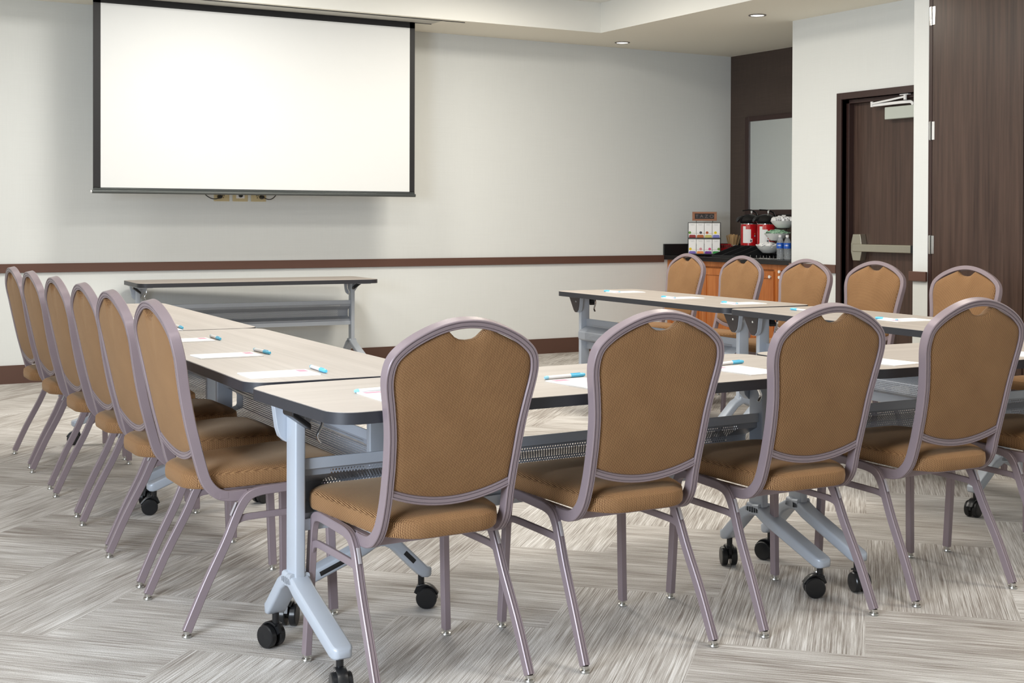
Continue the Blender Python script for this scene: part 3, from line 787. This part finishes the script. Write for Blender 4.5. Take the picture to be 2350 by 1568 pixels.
g = MB(); g.b2((-.075, -.045, 0), (.075, .045, .006)); g.b2((-.075, -.045, .0062), (.075, -.041, .075)); g.b2((-.075, .041, .0062), (.075, .045, .110)); g.b2((-.075, -.041, .0062), (-.071, .041, .095)); g.b2((.071, -.041, .0062), (.075, .041, .095))
obj('tray', g, M['red'], cd, .001)
g = MB()
for k in range(14): g.box((-.062+.0095*k, random.uniform(-.008, .008), .060), (.004, .062, .082), random.uniform(-.05, .05))
tag(obj('packets', g, mat('pink_packets', lin(168, 70, 66), .6), cd), kind='stuff')
# black condiment organizer
og = empty('organizer', (7.60, 9.29, CZ), 0, 'black stepped condiment organizer in front of the red urns', 'organizer')
g = MB()
for y_ in (-.31, -.175, -.04, .095): g.prism([(-.13, 0), (.19, 0), (.19, .105), (.14, .105), (-.13, .022)], 'Y', y_-.004, y_+.004)
g.b2((-.13, -.306, 0), (.19, .091, .005)); g.b2((-.134, -.31, 0), (-.13, .095, .022)); g.b2((.19, -.31, 0), (.194, .095, .105))
g.prism([(-.02, .005), (.19, .005), (.19, .080)], 'Y', -.300, .088)
obj('bins', g, M['black_matte'], og)
# two airpots on a black stand
sd_ = empty('urn_stand', (7.945, 9.315, CZ), 0, 'low black drip stand carrying the two red urns', 'stand')
obj('platform', MB().b2((-.12, -.235, 0), (.12, .235, .090)), M['black'], sd_, .006)
for k, (y_, lb) in enumerate(((9.425, 'red coffee urn with black pump lid nearer the brown wall mirror edge, left one'), (9.195, 'red coffee urn with black pump lid beside the tiered bowls'))):
    lb = ('red coffee urn with black pump lid, the left one beside the stirrers', 'red coffee urn with black pump lid, the right one beside the tiered bowls')[k]
    u = empty('coffee_urn', (7.935, y_, CZ+.090), 0, lb, 'coffee urn', 'red coffee urns')
    body = obj('body', MB().lathe([(.076, .006), (.079, .010), (.079, .200), (.076, .206)], (0, 0, 0), 36), M['red'], u)
    obj('rim_band', MB().lathe([(.0785, .2065), (.0785, .212)], (0, 0, 0), 32), M['chrome'], u)
    obj('base_band', MB().lathe([(.0785, 0), (.0785, .0055)], (0, 0, 0), 32), M['chrome'], u)
    lid = MB(); lid.lathe([(.080, .2125), (.094, .230), (.098, .247), (.088, .270), (.060, .288), (.030, .297), (.010, .299)], (0, 0, 0), 30)
    lid.sweep([(-.05, .005, .262), (-.085, .010, .262), (-.110, .016, .254), (-.122, .020, .240), (-.126, .021, .226)], rrect(.05, .04, .012, 3), (0, 1, 0), scales=[1.2, 1, .8, .65, .5])
    ld_ = obj('pump_lid', lid, M['black'], u)
    ar = MB(); ar.sweep(catmull([(.085, -.03, .250), (.075, -.02, .305), (.03, .0, .332), (-.05, .035, .338)] if k else [(.085, -.03, .25), (.06, -.02, .310), (.01, .0, .338), (-.06, .03, .330)], 5), rrect(.014, .008, .003, 2), (0, 1, 0))
    obj('lever', ar, M['black'], ld_)
    obj('pivot', MB().lathe([(.011, .306), (.012, .330), (.006, .337)], (.03, 0, 0), 12), M['chrome'], ld_)
    # printed label wrapped on the front (towards -x, -y)
    def wrap(a0, a1, z0, z1, r=.0796, n=8):
        vs = []
        for i in range(n+1):
            a = a0+(a1-a0)*i/n
            for z in (z0, z1): vs.append((r*math.cos(a), r*math.sin(a), z))
        return vs, [(2*i, 2*i+2, 2*i+3, 2*i+1) for i in range(n)]
    A = math.radians(230)                     # towards the camera
    g = MB(); g.add(*wrap(A-.80, A+.18, .035, .160)); g.add(*wrap(A-.80, A-.42, .160, .188)); g.add(*wrap(A+.18, A+.36, .042, .074, n=3))
    obj('paper_label', g, M['paper'], u)
    g = MB(); g.add(*wrap(A+.10, A+.30, .046, .064, .0799, 4)); obj('label_badge', g, mat('badge_%d' % k, lin(95, 90, 100), .6), u)
    g = MB(); g.add(*wrap(A+.60, A+.75, .092, .106, .0797, 3)); obj('blue_dot', g, M['paleblue'], u)
    g = MB(); g.add(*wrap(A+.60, A+.73, .114, .126, .0797, 3)); obj('orange_dot', g, mat('odot_%d' % k, lin(200, 110, 50), .5), u)
# tiered bowl stand
bs = empty('bowl_stand', (7.75, 8.84, CZ), 0, 'black wire tiered stand holding three white bowls', 'stand')
g = MB(); tiers = [(-.04, .055, .048), (.0, -.005, .157), (.05, -.03, .267)]
for s_ in (-1, 1):
    g.sweep(catmull([(-.13, s_*.085, .006), (-.04, s_*.085, .045), (.0, s_*.080, .150), (.05, s_*.075, .262), (.12, s_*.075, .385)], 5), wr, (0, 1, 0))
    g.sweep([(-.13, s_*.085, .006), (.13, s_*.085, .006)], wr, (0, 1, 0)); g.sweep([(.13, s_*.085, .006), (.12, s_*.075, .385)], wr, (0, 1, 0))
for z_, x_ in ((.006, -.13), (.006, .13), (.385, .12)): g.sweep([(x_, -.085, z_), (x_, .085, z_)], wr, (0, 0, 1))
for x_, y_, z_ in tiers:
    cc = [(x_+.055*math.cos(2*PI*k/20), y_+.055*math.sin(2*PI*k/20), z_-.003) for k in range(20)]
    g.sweep(cc, wr, (0, 0, 1), closed=True)
    for s_ in (-1, 1): g.sweep([(x_, y_+s_*.055, z_-.003), (x_+.01, s_*.082, z_-.003)], wr, (0, 0, 1))
obj('wire_frame', g, M['black'], bs)
blabel = ['white bowl of pale packets on the lowest tier of the stand', 'white bowl of mint green packets on the middle tier of the stand', 'white bowl of creamers on the top tier of the stand']
for k, (x_, y_, z_) in enumerate(tiers):
    b = empty('bowl', (7.75+x_, 8.84+y_, CZ+z_), 0, blabel[k], 'bowl', 'white bowls on the tiered stand')
    obj('china', MB().lathe([(.052, 0), (.058, .002), (.092, .036), (.098, .043), (.112, .062), (.109, .063), (.094, .045), (.052, .008)], (0, 0, 0), 36), M['bowl'], b)
    g = MB(); g.lathe([(.0945, .0365), (.0992, .0425)], (0, 0, 0), 36); 
    random.seed(20+k); hp = MB()
    for i in range(70):
        a = random.random()*2*PI; r = .092*math.sqrt(random.random()); zz = .052+.028*(1-(r/.1)**2)+random.uniform(-.004, .010)
        Rm = Matrix.Rotation(random.uniform(0, PI), 3, 'Z') @ Matrix.Rotation(random.uniform(-.9, .9), 3, 'X')
        if k == 2: hp.box((r*math.cos(a), r*math.sin(a), zz+.008), (.026, .026, .024), mat=Rm)
        else: hp.box((r*math.cos(a), r*math.sin(a), zz), (.050, .030, .004), mat=Rm)
    pk = obj('contents', hp, [M['paper'], M['mint'], M['white']][k], b, .002 if k == 2 else 0); pk['kind'] = 'stuff'
# water bottles
for k, (x_, y_, lb) in enumerate(((7.585, 8.605, 'clear water bottle with blue label, the left of the two beside the bowls'), (7.585, 8.515, 'clear water bottle with blue label, the right one against the white wall edge'), )):
    b = empty('water_bottle', (x_, y_, CZ), 0, lb, 'bottle', 'water bottles on the counter')
    obj('bottle', MB().lathe([(.024, 0), (.030, .004), (.031, .02), (.029, .035), (.031, .05), (.031, .13), (.029, .150), (.020, .176), (.0125, .186), (.0125, .196)], (0, 0, 0), 24), M['water'], b)
    obj('cap', MB().lathe([(.0145, .190), (.0145, .208), (.012, .210)], (0, 0, 0), 20), M['white'], b)
    obj('label', MB().lathe([(.0318, .095), (.0318, .142), (.0312, .142), (.0312, .095)], (0, 0, 0), 24), M['bluelabel'], b)
    g = MB()
    for a in (math.radians(225), math.radians(200)): g.add([(.0322*math.cos(a+s_), .0322*math.sin(a+s_), z) for s_ in (-.22, .22) for z in (.115, .127)], [(0, 2, 3, 1)])
    obj('label_print', g, M['paper'], b)
# small chrome wire rack at the counter edge
wk = empty('wire_rack', (7.52, 8.72, CZ), 0, 'small low chrome wire rack at the counter edge in front of the bowls', 'rack')
g = MB()
for y_ in (-.12, -.04, .05, .13):
    g.sweep(catmull([(-.05, y_, .004), (-.055, y_, .030), (-.045, y_, .004), (.05, y_, .004), (.055, y_, .030)], 4), rrect(.004, .004, .0015, 2), (0, 1, 0))
for x_ in (-.05, .05): g.sweep([(x_, -.13, .004), (x_, .14, .004)], rrect(.004, .004, .0015, 2), (0, 0, 1))
obj('wires', g, M['chrome'], wk)

# ------------------------------------------------------------------ light
def area(name, loc, rot, sx, sy, power, col, spread=PI):
    l = bpy.data.lights.new(name, 'AREA'); l.shape = 'RECTANGLE'; l.size = sx; l.size_y = sy; l.energy = power; l.color = col; l.spread = spread
    o = bpy.data.objects.new(name, l); COL.objects.link(o); o.location = loc; o.rotation_euler = rot; return o
def aim(frm, to): return (Vector(to)-Vector(frm)).to_track_quat('-Z', 'Y').to_euler()
WARM = (1, .93, .82); COOL = (.80, .89, 1)
for x, col, es in ((.5, (1, .965, .90), (20, 8, 14, 23)), (2.8, (1, .955, .88), (32, 10, 31, 50)), (4.9, (1, .93, .81), (40, 16, 33, 44))):
    for y, e in zip((2.3, 4.2, 6.2, 8.2), es): area('ceiling_lamp', (x, y, 3.03), (0, 0, 0), .6, .6, e, col)
area('window_daylight', (XL+.04, 1.2, 1.60), aim((XL, 1.2, 1.60), (3.2, 4.4, 1.1)), 2.1, 1.6, 190, COOL, 2.4)  # added cool key, stands in for an off-frame softbox at camera left
wd = bpy.data.worlds.new('sky'); SC.world = wd; wd.use_nodes = True
bg = wd.node_tree.nodes['Background']; bg.inputs[0].default_value = (.62, .76, 1, 1); bg.inputs[1].default_value = 1.2

# ------------------------------------------------------------------ camera (solved from the photograph)
F, CY, P_, R_, Y_ = 3020.375, 531.38, -9.89494e-03, 3.19719e-03, -.521373743
cy_, sy_ = math.cos(Y_), math.sin(Y_)
right = Vector((cy_, sy_, 0)); fwd = Vector((-sy_, cy_, 0)); up = Vector((0, 0, 1))
f2 = math.cos(P_)*fwd+math.sin(P_)*up; u2 = -math.sin(P_)*fwd+math.cos(P_)*up
r3 = math.cos(R_)*right+math.sin(R_)*u2; u3 = -math.sin(R_)*right+math.cos(R_)*u2
cam = bpy.data.cameras.new('camera'); co = bpy.data.objects.new('camera', cam); COL.objects.link(co)
mw = Matrix(((r3.x, u3.x, -f2.x, 0), (r3.y, u3.y, -f2.y, 0), (r3.z, u3.z, -f2.z, 1.21), (0, 0, 0, 1)))
co.matrix_world = mw
cam.sensor_fit = 'HORIZONTAL'; cam.sensor_width = 36; cam.lens = F/2350*36; cam.shift_y = -(784-CY)/2350
cam.clip_start = .05; cam.clip_end = 60
SC.camera = co
vs_ = SC.view_settings
vs_.view_transform = 'Standard'; vs_.look = 'None'; vs_.exposure = -.16; vs_.gamma = 1; vs_.use_curve_mapping = False
SC.cycles.use_denoising = True
SC.cycles.max_bounces = 8; SC.cycles.transparent_max_bounces = 16
